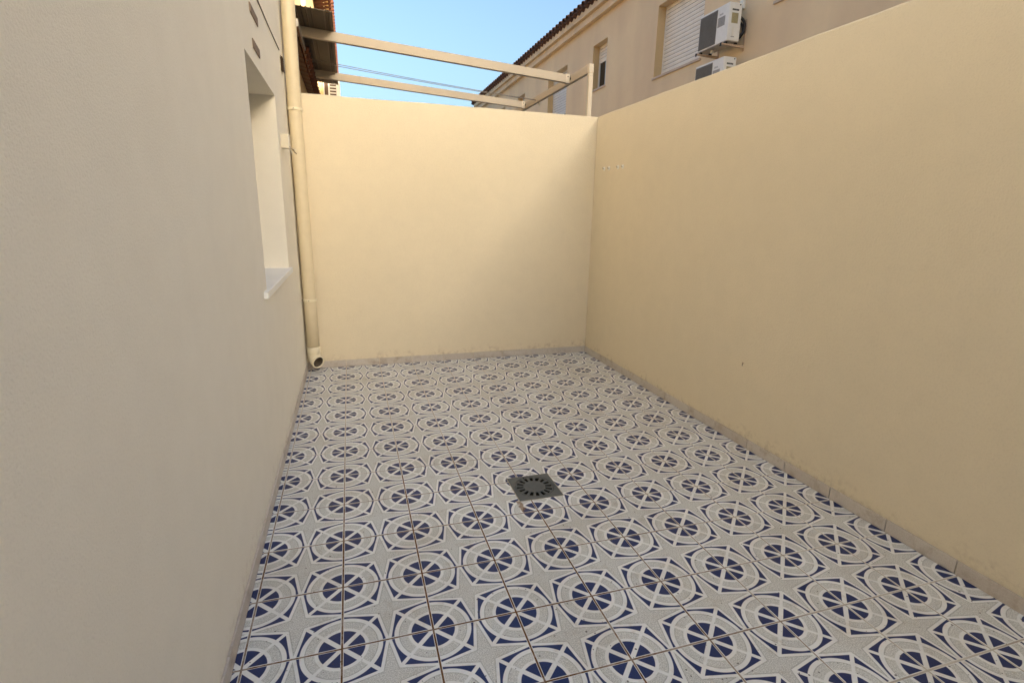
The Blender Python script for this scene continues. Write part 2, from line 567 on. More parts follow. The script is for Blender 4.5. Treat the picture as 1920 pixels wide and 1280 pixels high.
# ------------------------------------------------------------------ house walls with openings
def wall_x(xf, s, y0, y1, z0, z1, ops, depth):
    """face at x = xf looking along s*X, with rectangular openings and their reveals"""
    bm = bmesh.new()
    ys = sorted({y0, y1, *[o[0] for o in ops], *[o[1] for o in ops]})
    zz = sorted({z0, z1, *[o[2] for o in ops], *[o[3] for o in ops]})
    V = {}
    def vert(x, y, z):
        k = (round(x, 4), round(y, 4), round(z, 4))
        if k not in V:
            V[k] = bm.verts.new(k)
        return V[k]
    for a, b in zip(ys, ys[1:]):
        for c, d in zip(zz, zz[1:]):
            if any(o[0] <= a and b <= o[1] and o[2] <= c and d <= o[3] for o in ops):
                continue
            bm.faces.new([vert(xf, *q) for q in ((a, c), (b, c), (b, d), (a, d))])
    xb = xf - s * depth
    for a, b, c, d in ops:
        for q in (((a, c), (b, c)), ((b, c), (b, d)), ((b, d), (a, d)), ((a, d), (a, c))):
            bm.faces.new([vert(xf, *q[0]), vert(xf, *q[1]), vert(xb, *q[1]), vert(xb, *q[0])])
    # solid ends, top
    xe = xf - s * 6.0
    for y in (y0, y1):
        bm.faces.new([vert(xf, y, z0), vert(xe, y, z0), vert(xe, y, z1), vert(xf, y, z1)])
    bm.faces.new([vert(xe, y0, z0), vert(xe, y1, z0), vert(xe, y1, z1), vert(xe, y0, z1)])
    bmesh.ops.remove_doubles(bm, verts=list(bm.verts), dist=1e-4)
    return bm

def barrel_tile_mesh(mat, length=0.36, rad=0.082, th=0.013, n=8):
    """one curved roof tile, its mouth at x=0, running up along -x"""
    bm = bmesh.new()
    prof = []
    for x, k in ((0, 1.0), (-length, 0.86)):
        o_ = [bm.verts.new((x, math.cos(math.pi * q / n) * rad * k, math.sin(math.pi * q / n) * rad * k)) for q in range(n + 1)]
        i_ = [bm.verts.new((x, math.cos(math.pi * q / n) * (rad * k - th), math.sin(math.pi * q / n) * (rad * k - th))) for q in range(n + 1)]
        prof.append((o_, i_))
    (o0, i0), (o1, i1) = prof
    for q in range(n):
        bm.faces.new((o0[q], o0[q + 1], o1[q + 1], o1[q]))
        bm.faces.new((i0[q], i1[q], i1[q + 1], i0[q + 1]))
        bm.faces.new((o0[q], i0[q], i0[q + 1], o0[q + 1]))
    bm.faces.new((o0[0], o1[0], i1[0], i0[0]))
    bm.faces.new((o0[n], i0[n], i1[n], o1[n]))
    finish(bm)
    me = bpy.data.meshes.new('roof_tile')
    bm.to_mesh(me)
    bm.free()
    me.materials.append(mat)
    return me
TILE_L = barrel_tile_mesh(MT['terracotta'])
TILE_R = barrel_tile_mesh(MT['terracotta_dark'], 0.4, 0.108, 0.015)

def eave(roof, mesh, x, z, s, y0, y1, pitch, step=0.2):
    """row of cover and pan tiles along an eave whose mouths look along s*X"""
    y = y0 + 0.1
    rz = 0 if s > 0 else math.pi
    while y < y1 - 0.05:
        # cover tile (hump up) and, between, a pan tile (hump down)
        inst('roof_tile', mesh, roof, (x, y + random.uniform(-.006, .006), z + 0.045 + random.uniform(-.004, .004)), (0, pitch + random.uniform(-.02, .02), rz + random.uniform(-.03, .03)))
        inst('roof_tile', mesh, roof, (x - s * 0.015, y + step / 2, z + 0.072), (math.pi, -pitch, rz + random.uniform(-.02, .02)))
        y += step

def roof_slab(name, parent, x, z, s, y0, y1, run, rise, mat):
    bm = bmesh.new()
    pts = [(x, z), (x - s * run, z + rise), (x - s * 2 * run, z), (x - s * 2 * run, z - 0.06), (x, z - 0.06)]
    a = [bm.verts.new((p[0], y0, p[1])) for p in pts]
    b = [bm.verts.new((p[0], y1, p[1])) for p in pts]
    n = len(pts)
    for k in range(n):
        bm.faces.new((a[k], a[(k + 1) % n], b[(k + 1) % n], b[k]))
    bm.faces.new(a)
    bm.faces.new(list(reversed(b)))
    finish(bm)
    return obj(name, bm, mat, parent)

# ---- own house on the left
SZ = 5.50                                    # soffit height on the left
own = thing('house', 'pale plastered house wall on the left with a deep window recess and white sill', 'house', (XL, 0, 0))
own_inv = Matrix.Translation((-XL, 0, 0))
def under(o, parent):                        # parent while keeping world coordinates
    o.parent = parent
    o.matrix_parent_inverse = parent.matrix_world.inverted() if parent.type != 'EMPTY' else Matrix.Translation(-parent.location)
    return o
WIN = (0.87, 2.012, 1.03, 2.237)
hw = under(obj('wall', wall_x(XL, 1, YF - TW, YB + 0.06, -0.15, SZ, [WIN], 0.25), MT['house']), own)
wd = bpy.data.objects.new('window', None); wd = None
# window at the back of the recess
wfr = bmesh.new()
xw = XL - 0.20
for b4 in ((WIN[0], WIN[1], WIN[2], WIN[2] + 0.06), (WIN[0], WIN[1], WIN[3] - 0.06, WIN[3]), (WIN[0], WIN[0] + 0.06, WIN[2] + 0.06, WIN[3] - 0.06),
           (WIN[1] - 0.06, WIN[1], WIN[2] + 0.06, WIN[3] - 0.06), (1.41, 1.47, WIN[2] + 0.06, WIN[3] - 0.06)):
    bx(wfr, xw - 0.05, xw, b4[0] + 0.001, b4[1] - 0.001, b4[2] + 0.001, b4[3] - 0.001)
finish(wfr)
wfo = under(obj('window', wfr, MT['white']), own)
for a, b in ((WIN[0] + 0.055, 1.415), (1.465, WIN[1] - 0.055)):
    under(box('pane', (xw - 0.03, xw - 0.022, a, b, WIN[2] + 0.055, WIN[3] - 0.055), MT['glass']), wfo)
sill = under(box('window_sill', (XL - 0.20, XL + 0.021, 0.76, 2.066, WIN[2] - 0.022, WIN[2] + 0.014), MT['white_sill'], None, 0.003, 2), own)
# eave, soffit and roof of the own house, above the frame
def left_eave(parent, y0, y1):
    under(box('soffit', (XL, 0.236, y0, y1, SZ, SZ + 0.06), MT['yellow']), parent)
    under(box('soffit_moulding', (0.135, 0.16, y0, y1, SZ - 0.02, SZ - 0.001), MT['moulding']), parent)
    rf = under(roof_slab('roof', None, 0.25, SZ + 0.125, 1, y0, y1, 4.2, 1.7, MT['terracotta']), parent)
    eave(rf, TILE_L, 0.318, SZ + 0.02, 1, y0, y1, math.radians(20))
left_eave(own, YF - TW, YB + 0.05)
# skirting along the own house
for j in range(-16, 10):
    a, b = max(j * T + 0.001, YF + 0.012), min((j + 1) * T - 0.001, YB - 0.012)
    if b - a > 0.012:
        l = round(b - a, 4)
        if l not in sk:
            sk[l] = skirt_mesh(l)
        o = inst('skirting_tile', sk[l], None, (XL + 0.0095, (a + b) / 2, random.uniform(-0.0007, 0.001)), (0, 0, math.pi / 2))
        under(o, own)

# brown two-slat rack above the window
rack = thing('wall_rack', 'two brown slats fixed to the pale house wall above the window', 'rack', (XL, 1.2, 2.3))
for z0 in (2.318, 2.492):
    under(box('slat', (XL, XL + 0.006, 1.16, 1.39 + (0.03 if z0 > 2.4 else 0), z0, z0 + 0.045), MT['rack'], None, 0.001, 1), rack)

# cable along the wall
bm = bmesh.new()
pts = [(XL + 0.004, -4.6 + k * 0.237, 2.652 + 0.003 * math.sin(k * 1.3)) for k in range(31)]
tube(bm, pts, 0.0035, 6)
finish(bm)
tag(obj('cable', bm, MT['cable'], smooth=True), 'thin dark cable running level along the top of the pale house wall', 'cable')

# vent grille
vent = thing('vent_grille', 'small square louvred vent beside the downpipe, above the junction box', 'vent', (XL, 2.59, 2.57))
vb = (2.535, 2.645, 2.515, 2.625)
under(box('frame', (XL, XL + 0.003, vb[0], vb[1], vb[2], vb[3]), MT['ivory'], None, 0.001, 1), vent)
under(box('backing', (XL + 0.003, XL + 0.0045, vb[0] + 0.008, vb[1] - 0.008, vb[2] + 0.008, vb[3] - 0.008), MT['dark']), vent)
for k in range(8):
    z = vb[2] + 0.006 + k * 0.0132
    bm = bmesh.new()
    q = bx(bm, XL + 0.005, XL + 0.019, vb[0] + 0.006, vb[1] - 0.006, z, z + 0.006)
    for w in q:
        w.co.z += (XL + 0.019 - w.co.x) * 0.7
    finish(bm)
    under(obj('louvre', bm, MT['slatbrown']), vent)

# junction box
jb = thing('junction_box', 'small ivory junction box with loose wire ends on the house wall beside the downpipe', 'junction box', (XL, 2.2, 1.96))
under(box('case', (XL, XL + 0.050, 2.15, 2.25, 1.91, 2.008), MT['ivory'], None, 0.003, 2), jb)
under(box('lid', (XL + 0.050, XL + 0.056, 2.147, 2.253, 1.907, 2.011), MT['white'], None, 0.002, 2), jb)
for (a, b) in ((2.165, 1.995), (2.235, 1.995), (2.235, 1.922), (2.165, 1.922)):
    bm = bmesh.new()
    tube(bm, [(XL + 0.055, a, b), (XL + 0.0595, a, b)], 0.0055, 8)
    finish(bm)
    under(obj('screw', bm, MT['galv']), jb)
random.seed(3)
for k in range(4):
    bm = bmesh.new()
    q = Vector((XL + 0.052 + 0.004 * k, 2.18 + 0.02 * k, 1.915))
    pts = [q]
    for w in range(4):
        q = q + Vector((random.uniform(0.002, 0.012), random.uniform(0.0, 0.016), random.uniform(-0.016, 0.003)))
        pts.append(q)
    tube(bm, pts, 0.0032, 6)
    finish(bm)
    under(obj('wire', bm, [MT['white'], MT['brass'], MT['white'], MT['cable']][k], smooth=True), jb)

# ------------------------------------------------------------------ downpipe
PX, PY, PR = 0.036, 2.800, 0.0545
dp = thing('downpipe', 'tall cream downpipe with an open elbow at its foot in the patio corner', 'pipe', (PX, PY, 0))
bm = bmesh.new()
tube(bm, [(PX, PY, 0.165), (PX - .001, PY, 0.6), (PX - .004, PY, 1.4), (PX - .008, PY, 2.3), (PX - 0.002, PY, 3.2), (PX, PY, 4.3), (PX, PY, 5.45)], PR, 32)
finish(bm)
under(obj('pipe', bm, MT['pipe'], smooth=True), dp)
bm = bmesh.new()
tube(bm, [(PX, PY, 0.168), (PX, PY, 0.172), (PX, PY, 0.228), (PX, PY, 0.232)], [PR + 0.0015, PR + 0.0048, PR + 0.0048, PR + 0.001], 32)
finish(bm)
under(obj('socket', bm, MT['elbow'], smooth=True), dp)
# open elbow, turned out of the corner
bm = bmesh.new()
dirv = Vector((0.58, -0.815, 0)).normalized()
def elbow_pts(ext):
    R_ = 0.062
    pts = [Vector((PX, PY, 0.174)), Vector((PX, PY, 0.155))]
    cen = Vector((PX, PY, 0.155)) + dirv * R_
    for k in range(1, 8):
        a = math.radians(84) * k / 7
        pts.append(cen - dirv * R_ * math.cos(a) - Vector((0, 0, R_ * math.sin(a))))
    t = (pts[-1] - pts[-2]).normalized()
    pts.append(pts[-1] + t * ext)
    return pts, t
ep, et = elbow_pts(0.012)
tube(bm, ep, PR + 0.001, 32, cap=False)
finish(bm)
elb = under(obj('elbow', bm, MT['elbow'], smooth=True), dp)
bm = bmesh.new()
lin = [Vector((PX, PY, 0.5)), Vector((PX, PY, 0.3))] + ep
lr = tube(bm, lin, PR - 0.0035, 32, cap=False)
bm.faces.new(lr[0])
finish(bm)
under(obj('lining', bm, MT['shade_grime'], smooth=True), elb)
bm = bmesh.new()
c0 = ep[-1]
ro = tube(bm, [c0 - et * 0.012, c0 - et * 0.011, c0 + et * 0.001], [PR + 0.001, PR + 0.005, PR + 0.005], 32, cap=False)
ri = tube(bm, [c0 - et * 0.012, c0 + et * 0.001], [PR - 0.004, PR - 0.004], 32, cap=False)
for k in range(32):
    bm.faces.new((ro[-1][k], ro[-1][(k + 1) % 32], ri[-1][(k + 1) % 32], ri[-1][k]))
finish(bm)
under(obj('elbow_rim', bm, MT['elbow'], smooth=True), dp)
for z in (0.672, 2.285, 4.2):
    xo = PX - (0.001 if z < 1 else 0.008 if z < 3 else 0)
    bm = bmesh.new()
    tube(bm, [(xo, PY, z - 0.011), (xo, PY, z - 0.010), (xo, PY, z + 0.010), (xo, PY, z + 0.011)], [PR, PR + 0.006, PR + 0.006, PR], 32, cap=False)
    bx(bm, xo - 0.020, xo + 0.004, PY - PR - 0.010, PY - PR - 0.001, z - 0.008, z + 0.008)
    finish(bm)
    cl = under(obj('clamp', bm, MT['elbow']), dp)
    bm = bmesh.new()
    tube(bm, [(xo - 0.006, PY - PR - 0.018, z - 0.002), (xo - 0.006, PY - PR - 0.006, z)], [0.004, 0.0055], 8)
    finish(bm)
    under(obj('screw', bm, MT['galv']), cl)
    bm = bmesh.new()
    tube(bm, [(XL, PY - 0.01, z), (xo - PR + 0.004, PY - 0.01, z)], 0.0045, 8)
    finish(bm)
    under(obj('wall_stud', bm, MT['galv']), cl)

# ------------------------------------------------------------------ wall plugs and a scar on the right wall
def plug(y, z, label):
    t = thing('wall_plug', label, 'wall plug', (XR, y, z), 'white plugs in the shaded side wall')
    bm = bmesh.new()
    tube(bm, [(0.004, 0, 0), (-0.004, 0, 0), (-0.006, 0, 0)], [0.019, 0.019, 0.014], 12)
    finish(bm)
    obj('collar', bm, MT['plug'], t)
    bm = bmesh.new()
    tube(bm, [(0, 0, 0), (-0.016, 0, -0.001), (-0.018, 0.001, 0.012)], [0.0045, 0.004, 0.003], 8)
    finish(bm)
    obj('hook', bm, MT['galv'], t, smooth=True)
for y, z, l in ((2.652, 1.918, 'white plug with a hook, nearest the corner of the four on the side wall'),
                (2.551, 1.916, 'white plug with a hook, second from the corner on the side wall'),
                (2.369, 1.913, 'white plug with a hook, third from the corner on the side wall'),
                (2.278, 1.911, 'white plug with a hook, farthest from the corner of the four on the side wall')):
    plug(y, z, l)
sc = thing('old_screw', 'single small rusty screw low on the shaded side wall', 'screw', (XR, 0.469, 0.548))
bm = bmesh.new()
tube(bm, [(0.004, 0, 0), (-0.003, 0, 0), (-0.004, 0, 0)], [0.006, 0.006, 0.004], 8)
finish(bm)
obj('screw_head', bm, MT['rust'], sc)
bm = bmesh.new()
tube(bm, [(0.001, 0, -0.005), (-0.004, 0.001, -0.009), (-0.003, 0.001, -0.02)], [0.003, 0.0025, 0.0015], 6)
finish(bm)
obj('wire_end', bm, MT['slatbrown'], sc)

# ------------------------------------------------------------------ floor drain
dr = thing('floor_drain', 'square grey plastic floor drain with a round slotted grate, set in the tiles', 'drain', (DX, DY, 0))
N = 80
def circ(r, k, z):
    a = 2 * math.pi * k / N
    return (r * math.cos(a), r * math.sin(a), z)
bm = bmesh.new()
RF = 0.1105
in_top = [bm.verts.new(circ(RF, k, 0.0028)) for k in range(N)]
in_low = [bm.verts.new(circ(RF - 0.0006, k, -0.004)) for k in range(N)]
def sq(k, s):
    a = 2 * math.pi * k / N
    c_, s_ = math.cos(a), math.sin(a)
    q = s / max(abs(c_), abs(s_))
    return (c_ * q, s_ * q)
o_top = [bm.verts.new((*sq(k, DS - 0.002), 0.0028)) for k in range(N)]
o_mid = [bm.verts.new((*sq(k, DS), 0.0008)) for k in range(N)]
o_low = [bm.verts.new((*sq(k, DS), -0.03)) for k in range(N)]
for k in range(N):
    n_ = (k + 1) % N
    for a, b in ((in_low, in_top), (in_top, o_top), (o_top, o_mid), (o_mid, o_low)):
        bm.faces.new((a[k], a[n_], b[n_], b[k]))
finish(bm)
obj('frame', bm, MT['drain'], dr)
# grate: inner disc, 16 spokes, outer ring
bm = bmesh.new()
ZT, ZB = 0.0022, -0.004
rr = [0.0, 0.0615, 0.0995, 0.1068]
rings = {}
for key, r_ in (('i', rr[1]), ('s', rr[2]), ('o', rr[3])):
    for lv, z in (('t', ZT), ('b', ZB)):
        rings[key + lv] = [bm.verts.new(circ(r_, k, z)) for k in range(N)]
bm.faces.new(rings['it'])
for k in range(N):
    n_ = (k + 1) % N
    bm.faces.new((rings['st'][k], rings['st'][n_], rings['ot'][n_], rings['ot'][k]))
    bm.faces.new((rings['ot'][k], rings['ot'][n_], rings['ob'][n_], rings['ob'][k]))
    if k % 5 in (0, 1):                                  # spoke (two fifths of the pitch)
        bm.faces.new((rings['it'][k], rings['it'][n_], rings['st'][n_], rings['st'][k]))
    else:                                                # slot walls
        bm.faces.new((rings['it'][k], rings['it'][n_], rings['ib'][n_], rings['ib'][k]))
        bm.faces.new((rings['st'][k], rings['st'][n_], rings['sb'][n_], rings['sb'][k]))
        if k % 5 == 2:
            bm.faces.new((rings['it'][k], rings['st'][k], rings['sb'][k], rings['ib'][k]))
        if k % 5 == 4:
            bm.faces.new((rings['it'][n_], rings['st'][n_], rings['sb'][n_], rings['ib'][n_]))
finish(bm)
obj('grate', bm, MT['drain'], dr)
bm = bmesh.new()
t_ = [bm.verts.new(circ(RF - 0.0015, k, -0.0045)) for k in range(N)]
b_ = [bm.verts.new(circ(RF - 0.02, k, -0.10)) for k in range(N)]
for k in range(N):
    n_ = (k + 1) % N
    bm.faces.new((t_[k], t_[n_], b_[n_], b_[k]))
bm.faces.new(b_)
finish(bm)
obj('sump', bm, MT['dark'], dr)
bm = bmesh.new()
tube(bm, [(-0.03, 0.104, 0.002), (-0.03, 0.104, 0.0036)], 0.005, 10)
finish(bm)
obj('screw', bm, MT['dark'], dr)
bm = bmesh.new()                                          # uneven mortar bedding round the frame
a = [bm.verts.new((*sq(k, DS - 0.002), 0.0)) for k in range(N)]
b = []
for k in range(N):
    s_ = DS + 0.0035 + 0.0025 * noise.noise(Vector((k * 0.6, 0, 3)))
    b.append(bm.verts.new((*sq(k, s_), 0.0006)))
c = [bm.verts.new((*sq(k, DS + 0.008), -0.006)) for k in range(N)]
for k in range(N):
    n_ = (k + 1) % N
    bm.faces.new((a[k], a[n_], b[n_], b[k]))
    bm.faces.new((b[k], b[n_], c[n_], c[k]))
finish(bm)
obj('mortar_bed', bm, MT['drain_edge'], dr)

# ------------------------------------------------------------------ pergola next door
pg = thing('pergola', 'cream metal pergola of the neighbouring patio with two rafters and a thin post', 'pergola', (2.82, 3.03, 0))
def pbox(name, b, mat, parent, bevel=0.002):
    return under(box(name, b, mat, None, bevel, 1), parent)
PXc = 2.82
post = pbox('post', (PXc - 0.0225, PXc + 0.0225, 3.008, 3.053, -0.15, 2.862), MT['bracket'], pg)
pbox('post_cap', (PXc - 0.0245, PXc + 0.0245, 3.006, 3.055, 2.864, 2.945), MT['bracket'], pg)
for xs in (-0.010, 0.010):
    bm = bmesh.new()
    tube(bm, [(PXc + xs, 3.008, 2.835), (PXc + xs, 3.0055, 2.835)], 0.003, 8)
    finish(bm)
    under(obj('rivet', bm, MT['galv']), post)
pbox('beam', (PXc - 0.020, PXc + 0.020, 3.057, 6.9, 2.868, 2.943), MT['pergola'], pg)
pbox('post', (PXc - 0.0225, PXc + 0.0225, 6.9, 6.945, -0.15, 2.943), MT['bracket'], pg)
# second, slimmer post of the row behind, seen past the front one
for yr, zl, zr, xl in ((3.535, 3.135, 2.955, XL + 0.01), (5.08, 3.125, 2.962, XL + 0.01)):
    bm = bmesh.new()
    h = 0.083
    xr = PXc - 0.020 - 0.045
    for y in (yr - 0.025, yr + 0.025):
        pass
    v8 = bx(bm, xl, xr, yr - 0.025, yr + 0.025, 0, h)
    for w in v8:
        w.co.z += (zl - h) + (zr - zl) * (w.co.x - xl) / (xr - xl)
    finish(bm, 0.002, 1)
    rafter = under(obj('rafter', bm, MT['pergola']), pg)
    k_ = under(box('end_bracket', (xr - 0.003, PXc - 0.022, yr - 0.0275, yr + 0.0275, zr - h - 0.006, zr + 0.002), MT['bracket'], None, 0.002, 1), rafter)
    bm = bmesh.new()
    tube(bm, [(xr + 0.020, yr - 0.026, zr - 0.024), (xr + 0.020, yr - 0.030, zr - 0.024)], 0.0065, 10)
    finish(bm)
    under(obj('bolt', bm, MT['rubber']), rafter)
    bm = bmesh.new()
    tube(bm, [(PXc - 0.024, yr - 0.042, zr - 0.045), (PXc - 0.018, yr - 0.042, zr - 0.045)], 0.012, 10)
    finish(bm)
    under(obj('bolt', bm, MT['rubber']), rafter)
# brown ribbed sheet laid over the house end of the rafters
SH = (XL + 0.012, 0.368, 3.005, 5.78)
bm = bmesh.new()
def sheet_z(x):
    return 3.140 - 0.063 * (x - XL)
prof = [(SH[0], 0)]
ribs = [0.035, 0.118, 0.155, 0.195, 0.318, 0.337]
for r_ in ribs:
    prof += [(r_ - 0.007, 0), (r_ - 0.005, 0.008), (r_ + 0.005, 0.008), (r_ + 0.007, 0)]
prof += [(SH[1], 0)]
a = [bm.verts.new((x, SH[2], sheet_z(x) + dz)) for x, dz in prof]
b = [bm.verts.new((x, SH[3], sheet_z(x) + dz)) for x, dz in prof]
a2 = [bm.verts.new((x, SH[2], sheet_z(x) + dz + 0.004)) for x, dz in prof]
b2 = [bm.verts.new((x, SH[3], sheet_z(x) + dz + 0.004)) for x, dz in prof]
m_ = len(prof)
for k in range(m_ - 1):
    bm.faces.new((a[k], b[k], b[k + 1], a[k + 1]))
    bm.faces.new((a2[k], a2[k + 1], b2[k + 1], b2[k]))
    bm.faces.new((a[k], a[k + 1], a2[k + 1], a2[k]))
    bm.faces.new((b[k], b2[k], b2[k + 1], b[k + 1]))
bm.faces.new((a[0], a2[0], b2[0], b[0]))
bm.faces.new((a[-1], b[-1], b2[-1], a2[-1]))
finish(bm)
sheet = under(obj('cover_sheet', bm, MT['sheet']), pg)
for r_ in (0.075, 0.158, 0.300, 0.352):
    under(box('purlin', (r_ - 0.004, r_ + 0.004, SH[2] + 0.01, SH[3] - 0.02, sheet_z(r_) - 0.004, sheet_z(r_) - 0.0012), MT['sheet_rib']), sheet)

# clothes lines
for k, (z0, z1, dy) in enumerate(((3.128, 2.902, 0.0), (3.095, 2.895, -0.05))):
    bm = bmesh.new()
    pts = []
    for q in range(21):
        u = q / 20
        pts.append((0.05 + (PXc - 0.02 - 0.05) * u, 4.62 + dy * (1 - u) , z0 + (z1 - z0) * u - 0.03 * 4 * u * (1 - u) * 0.5))
    tube(bm, pts, 0.0035, 6)
    finish(bm)
    tag(obj('clothes_line', bm, MT['rope'], smooth=True),
        ('upper' if k == 0 else 'lower') + ' of two slack lines strung between the pergola rafters', 'line', 'lines strung across the pergola')
bm = bmesh.new()
tube(bm, [(PXc - 0.024, 4.60, 2.862), (PXc + 0.02, 4.60, 2.858)], 0.004, 8)
tube(bm, [(PXc + 0.02, 4.60, 2.858), (PXc + 0.027, 4.60, 2.858)], 0.022, 16)
finish(bm)
tag(obj('line_pulley', bm, MT['ivory']), 'small round pulley under the pergola beam holding the lines', 'pulley')

# ------------------------------------------------------------------ next house in the left-hand row
nb = thing('house', 'yellow sunlit house beyond the far wall with tiled eaves overhead on the left', 'house', (XL, 3, 0))
ops = [(5.72, 6.95, 3.55, 5.05), (11.2, 12.1, 3.3, 4.6)]
under(obj('wall', wall_x(XL, 1, YB + 0.065, 22, -0.15, SZ, ops, 0.16), MT['yellow']), nb)
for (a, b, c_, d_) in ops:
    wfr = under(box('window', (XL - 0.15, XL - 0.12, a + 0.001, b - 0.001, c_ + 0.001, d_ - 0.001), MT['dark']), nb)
left_eave(nb, YB + 0.06, 22)
# projecting bay with louvred shutter, seen under the sheet
bay = under(box('porch_wall', (XL, 0.375, 7.5, 8.6, -0.15, 3.60), MT['yellow'], None, 0.004, 1), nb)
fr = bmesh.new()
for b6 in ((0.135, 0.375, 7.49, 7.499, 2.3, 2.33), (0.197, 0.222, 7.485, 7.499, 2.33, 3.56), (0.322, 0.385, 7.485, 7.499, 2.33, 3.56), (0.125, 0.138, 7.485, 7.499, 2.33, 3.56)):
    bx(fr, *b6)
finish(fr)
fo = under(obj('shutter_frame', fr, MT['white']), bay)
fo.matrix_parent_inverse = Matrix.Identity(4)
o2 = box('shutter_backing', (0.136, 0.324, 7.494, 7.4995, 2.33, 3.56), MT['slatbrown'], bay)
for k in range(26):
    box('louvre', (0.224, 0.320, 7.486, 7.4935, 2.36 + k * 0.046, 2.36 + k * 0.046 + 0.02), MT['white'], bay)
# small tiled canopy over the neighbour's door
cn = thing('door_canopy', 'narrow brown tiled canopy on the house wall behind the downpipe', 'canopy', (XL, 4.4, 3.0))
bm = bmesh.new()
v8 = bx(bm, XL + 0.002, 0.052, 3.03, 7.4, 2.985, 2.998)
for w in v8:
    w.co.z -= (w.co.x - XL) * 0.25 - 0.012
finish(bm)
under(obj('board', bm, MT['wood']), cn)
under(box('fascia', (0.0685, 0.080, 3.03, 4.7, 2.972, 3.035), MT['wood'], None, 0.002, 1), cn)
under(box('fascia', (0.0805, 0.090, 3.03, 4.95, 2.995, 3.030), MT['galv'], None, 0.002, 1), cn)
under(box('end_cap', (0.060, 0.088, 3.018, 3.029, 2.98, 3.038), MT['white'], None, 0.002, 1), cn)
ct = barrel_tile_mesh(MT['terracotta'], 0.14, 0.095, 0.014, 10)
y = 3.9
while y < 7.4:
    under(inst('roof_tile', ct, None, (0.100, y, 2.962), (0, math.radians(14), random.uniform(-.05, .05))), cn)
    y += 0.2

# ------------------------------------------------------------------ house row across the lane, on the right
F = 7.42
EZ = 6.82
rh = thing('house', 'long beige house with a tiled eave, roller shutters and stained walls across the lane', 'house', (F, 10, 0))
WO = [(7.80, 9.54, 4.62, 6.13), (12.06, 12.95, 5.00, 6.20), (14.86, 16.58, 4.62, 6.18), (19.24, 20.13, 5.00, 6.17), (22.02, 23.75, 4.62, 6.16),
      (0.72, 2.45, 4.62, 6.13), (4.95, 5.84, 5.00, 6.20)]
ww = under(obj('wall', wall_x(F, -1, -24, 27.3, -0.15, EZ + 0.2, WO, 0.25), MT['beige']), rh)
SLAT = {}
def slat_mesh(w, mat):
    key = (round(w, 3), mat.name)
    if key not in SLAT:
        bm = bmesh.new()
        n = 6
        pts = []
        for k in range(n + 1):
            a = math.pi * k / n
            pts.append((-0.010 * math.sin(a), 0.003 + 0.077 * k / n))
        f = [bm.verts.new((x, 0, z)) for x, z in pts]
        g = [bm.verts.new((x, w, z)) for x, z in pts]
        for k in range(n):
            bm.faces.new((f[k], f[k + 1], g[k + 1], g[k]))
        bm.faces.new((f[0], g[0], g[-1], f[-1]))
        bm.faces.new(f)
        bm.faces.new(list(reversed(g)))
        finish(bm)
        me = bpy.data.meshes.new('shutter_slat')
        bm.to_mesh(me)
        bm.free()
        me.materials.append(mat)
        SLAT[key] = me
    return SLAT[key]
def house_window(a, b, c_, d_, shut_to, mat, big):
    xw = F + 0.20
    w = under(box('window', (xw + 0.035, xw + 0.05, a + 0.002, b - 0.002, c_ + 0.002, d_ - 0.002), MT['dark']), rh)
    # shutter slats, top down
    z = d_ - 0.083
    me = slat_mesh(b - a - 0.05, mat)
    zlow = d_
    while z > shut_to - 0.02:
        o = inst('shutter_slat', me, None, (xw + 0.01, a + 0.025, z), (0, random.uniform(-.01, .01), 0))
        o.parent = w
        o.matrix_parent_inverse = Matrix.Translation((-F, -10, 0)) @ Matrix.Identity(4) if False else Matrix.Identity(4)
        zlow = z
        z -= 0.083
    box('shutter_rail', (xw - 0.002, xw + 0.022, a + 0.002, a + 0.024, c_ + 0.002, d_ - 0.002), MT['shutter'], w)
    box('shutter_rail', (xw - 0.002, xw + 0.022, b - 0.024, b - 0.002, c_ + 0.002, d_ - 0.002), MT['shutter'], w)
    if zlow > c_ + 0.1:
        box('shutter_end_bar', (xw - 0.004, xw + 0.018, a + 0.026, b - 0.026, zlow - 0.045, zlow - 0.002), mat, w)
        n = 2
        for k in range(n):
            y0 = a + 0.026 + (b - a - 0.052) * k / n
            y1 = a + 0.026 + (b - a - 0.052) * (k + 1) / n
            bm = bmesh.new()
            dx_ = 0.018 * k
            for q in ((y0, y0 + 0.045, c_ + 0.003, zlow), (y1 - 0.045, y1, c_ + 0.003, zlow), (y0 + 0.045, y1 - 0.045, c_ + 0.003, c_ + 0.05)):
                bx(bm, xw + 0.024 - dx_ * 0.3, xw + 0.033 - dx_ * 0.3, *q)
            finish(bm)
            obj('sash', bm, MT['alu'], w)
            box('pane', (xw + 0.0262, xw + 0.0300, y0 + 0.044, y1 - 0.044, c_ + 0.049, zlow - 0.002), MT['glass'], w)
    box('sill', (F - 0.035, xw, a - 0.03, b + 0.03, c_ - 0.045, c_ + 0.0015), MT['sill'], w, 0.004, 1)
    # painted lining of the recess, a little lighter than the wall
    for q in ((b - 0.004, b - 0.0005, c_ + 0.004, d_ - 0.004), (a + 0.0005, a + 0.004, c_ + 0.004, d_ - 0.004)):
        box('jamb', (F + 0.001, xw - 0.003, *q), MT['jamb'], w)
shuts = [4.62, 5.74, 4.80, 5.60, 4.7, 4.62, 5.6]
for (a, b, c_, d_), s_, k in zip(WO, shuts, range(9)):
    house_window(a, b, c_, d_, s_, MT['shutter_grey'] if k == 2 else MT['shutter'], k in (0, 2))
# expansion joints between the houses of the row
for yj in (4.28, 11.40, 18.48, 25.5):
    under(box('expansion_joint', (F - 0.002, F + 0.004, yj - 0.005, yj + 0.005, 0, EZ - 0.002), MT['beige']), rh)
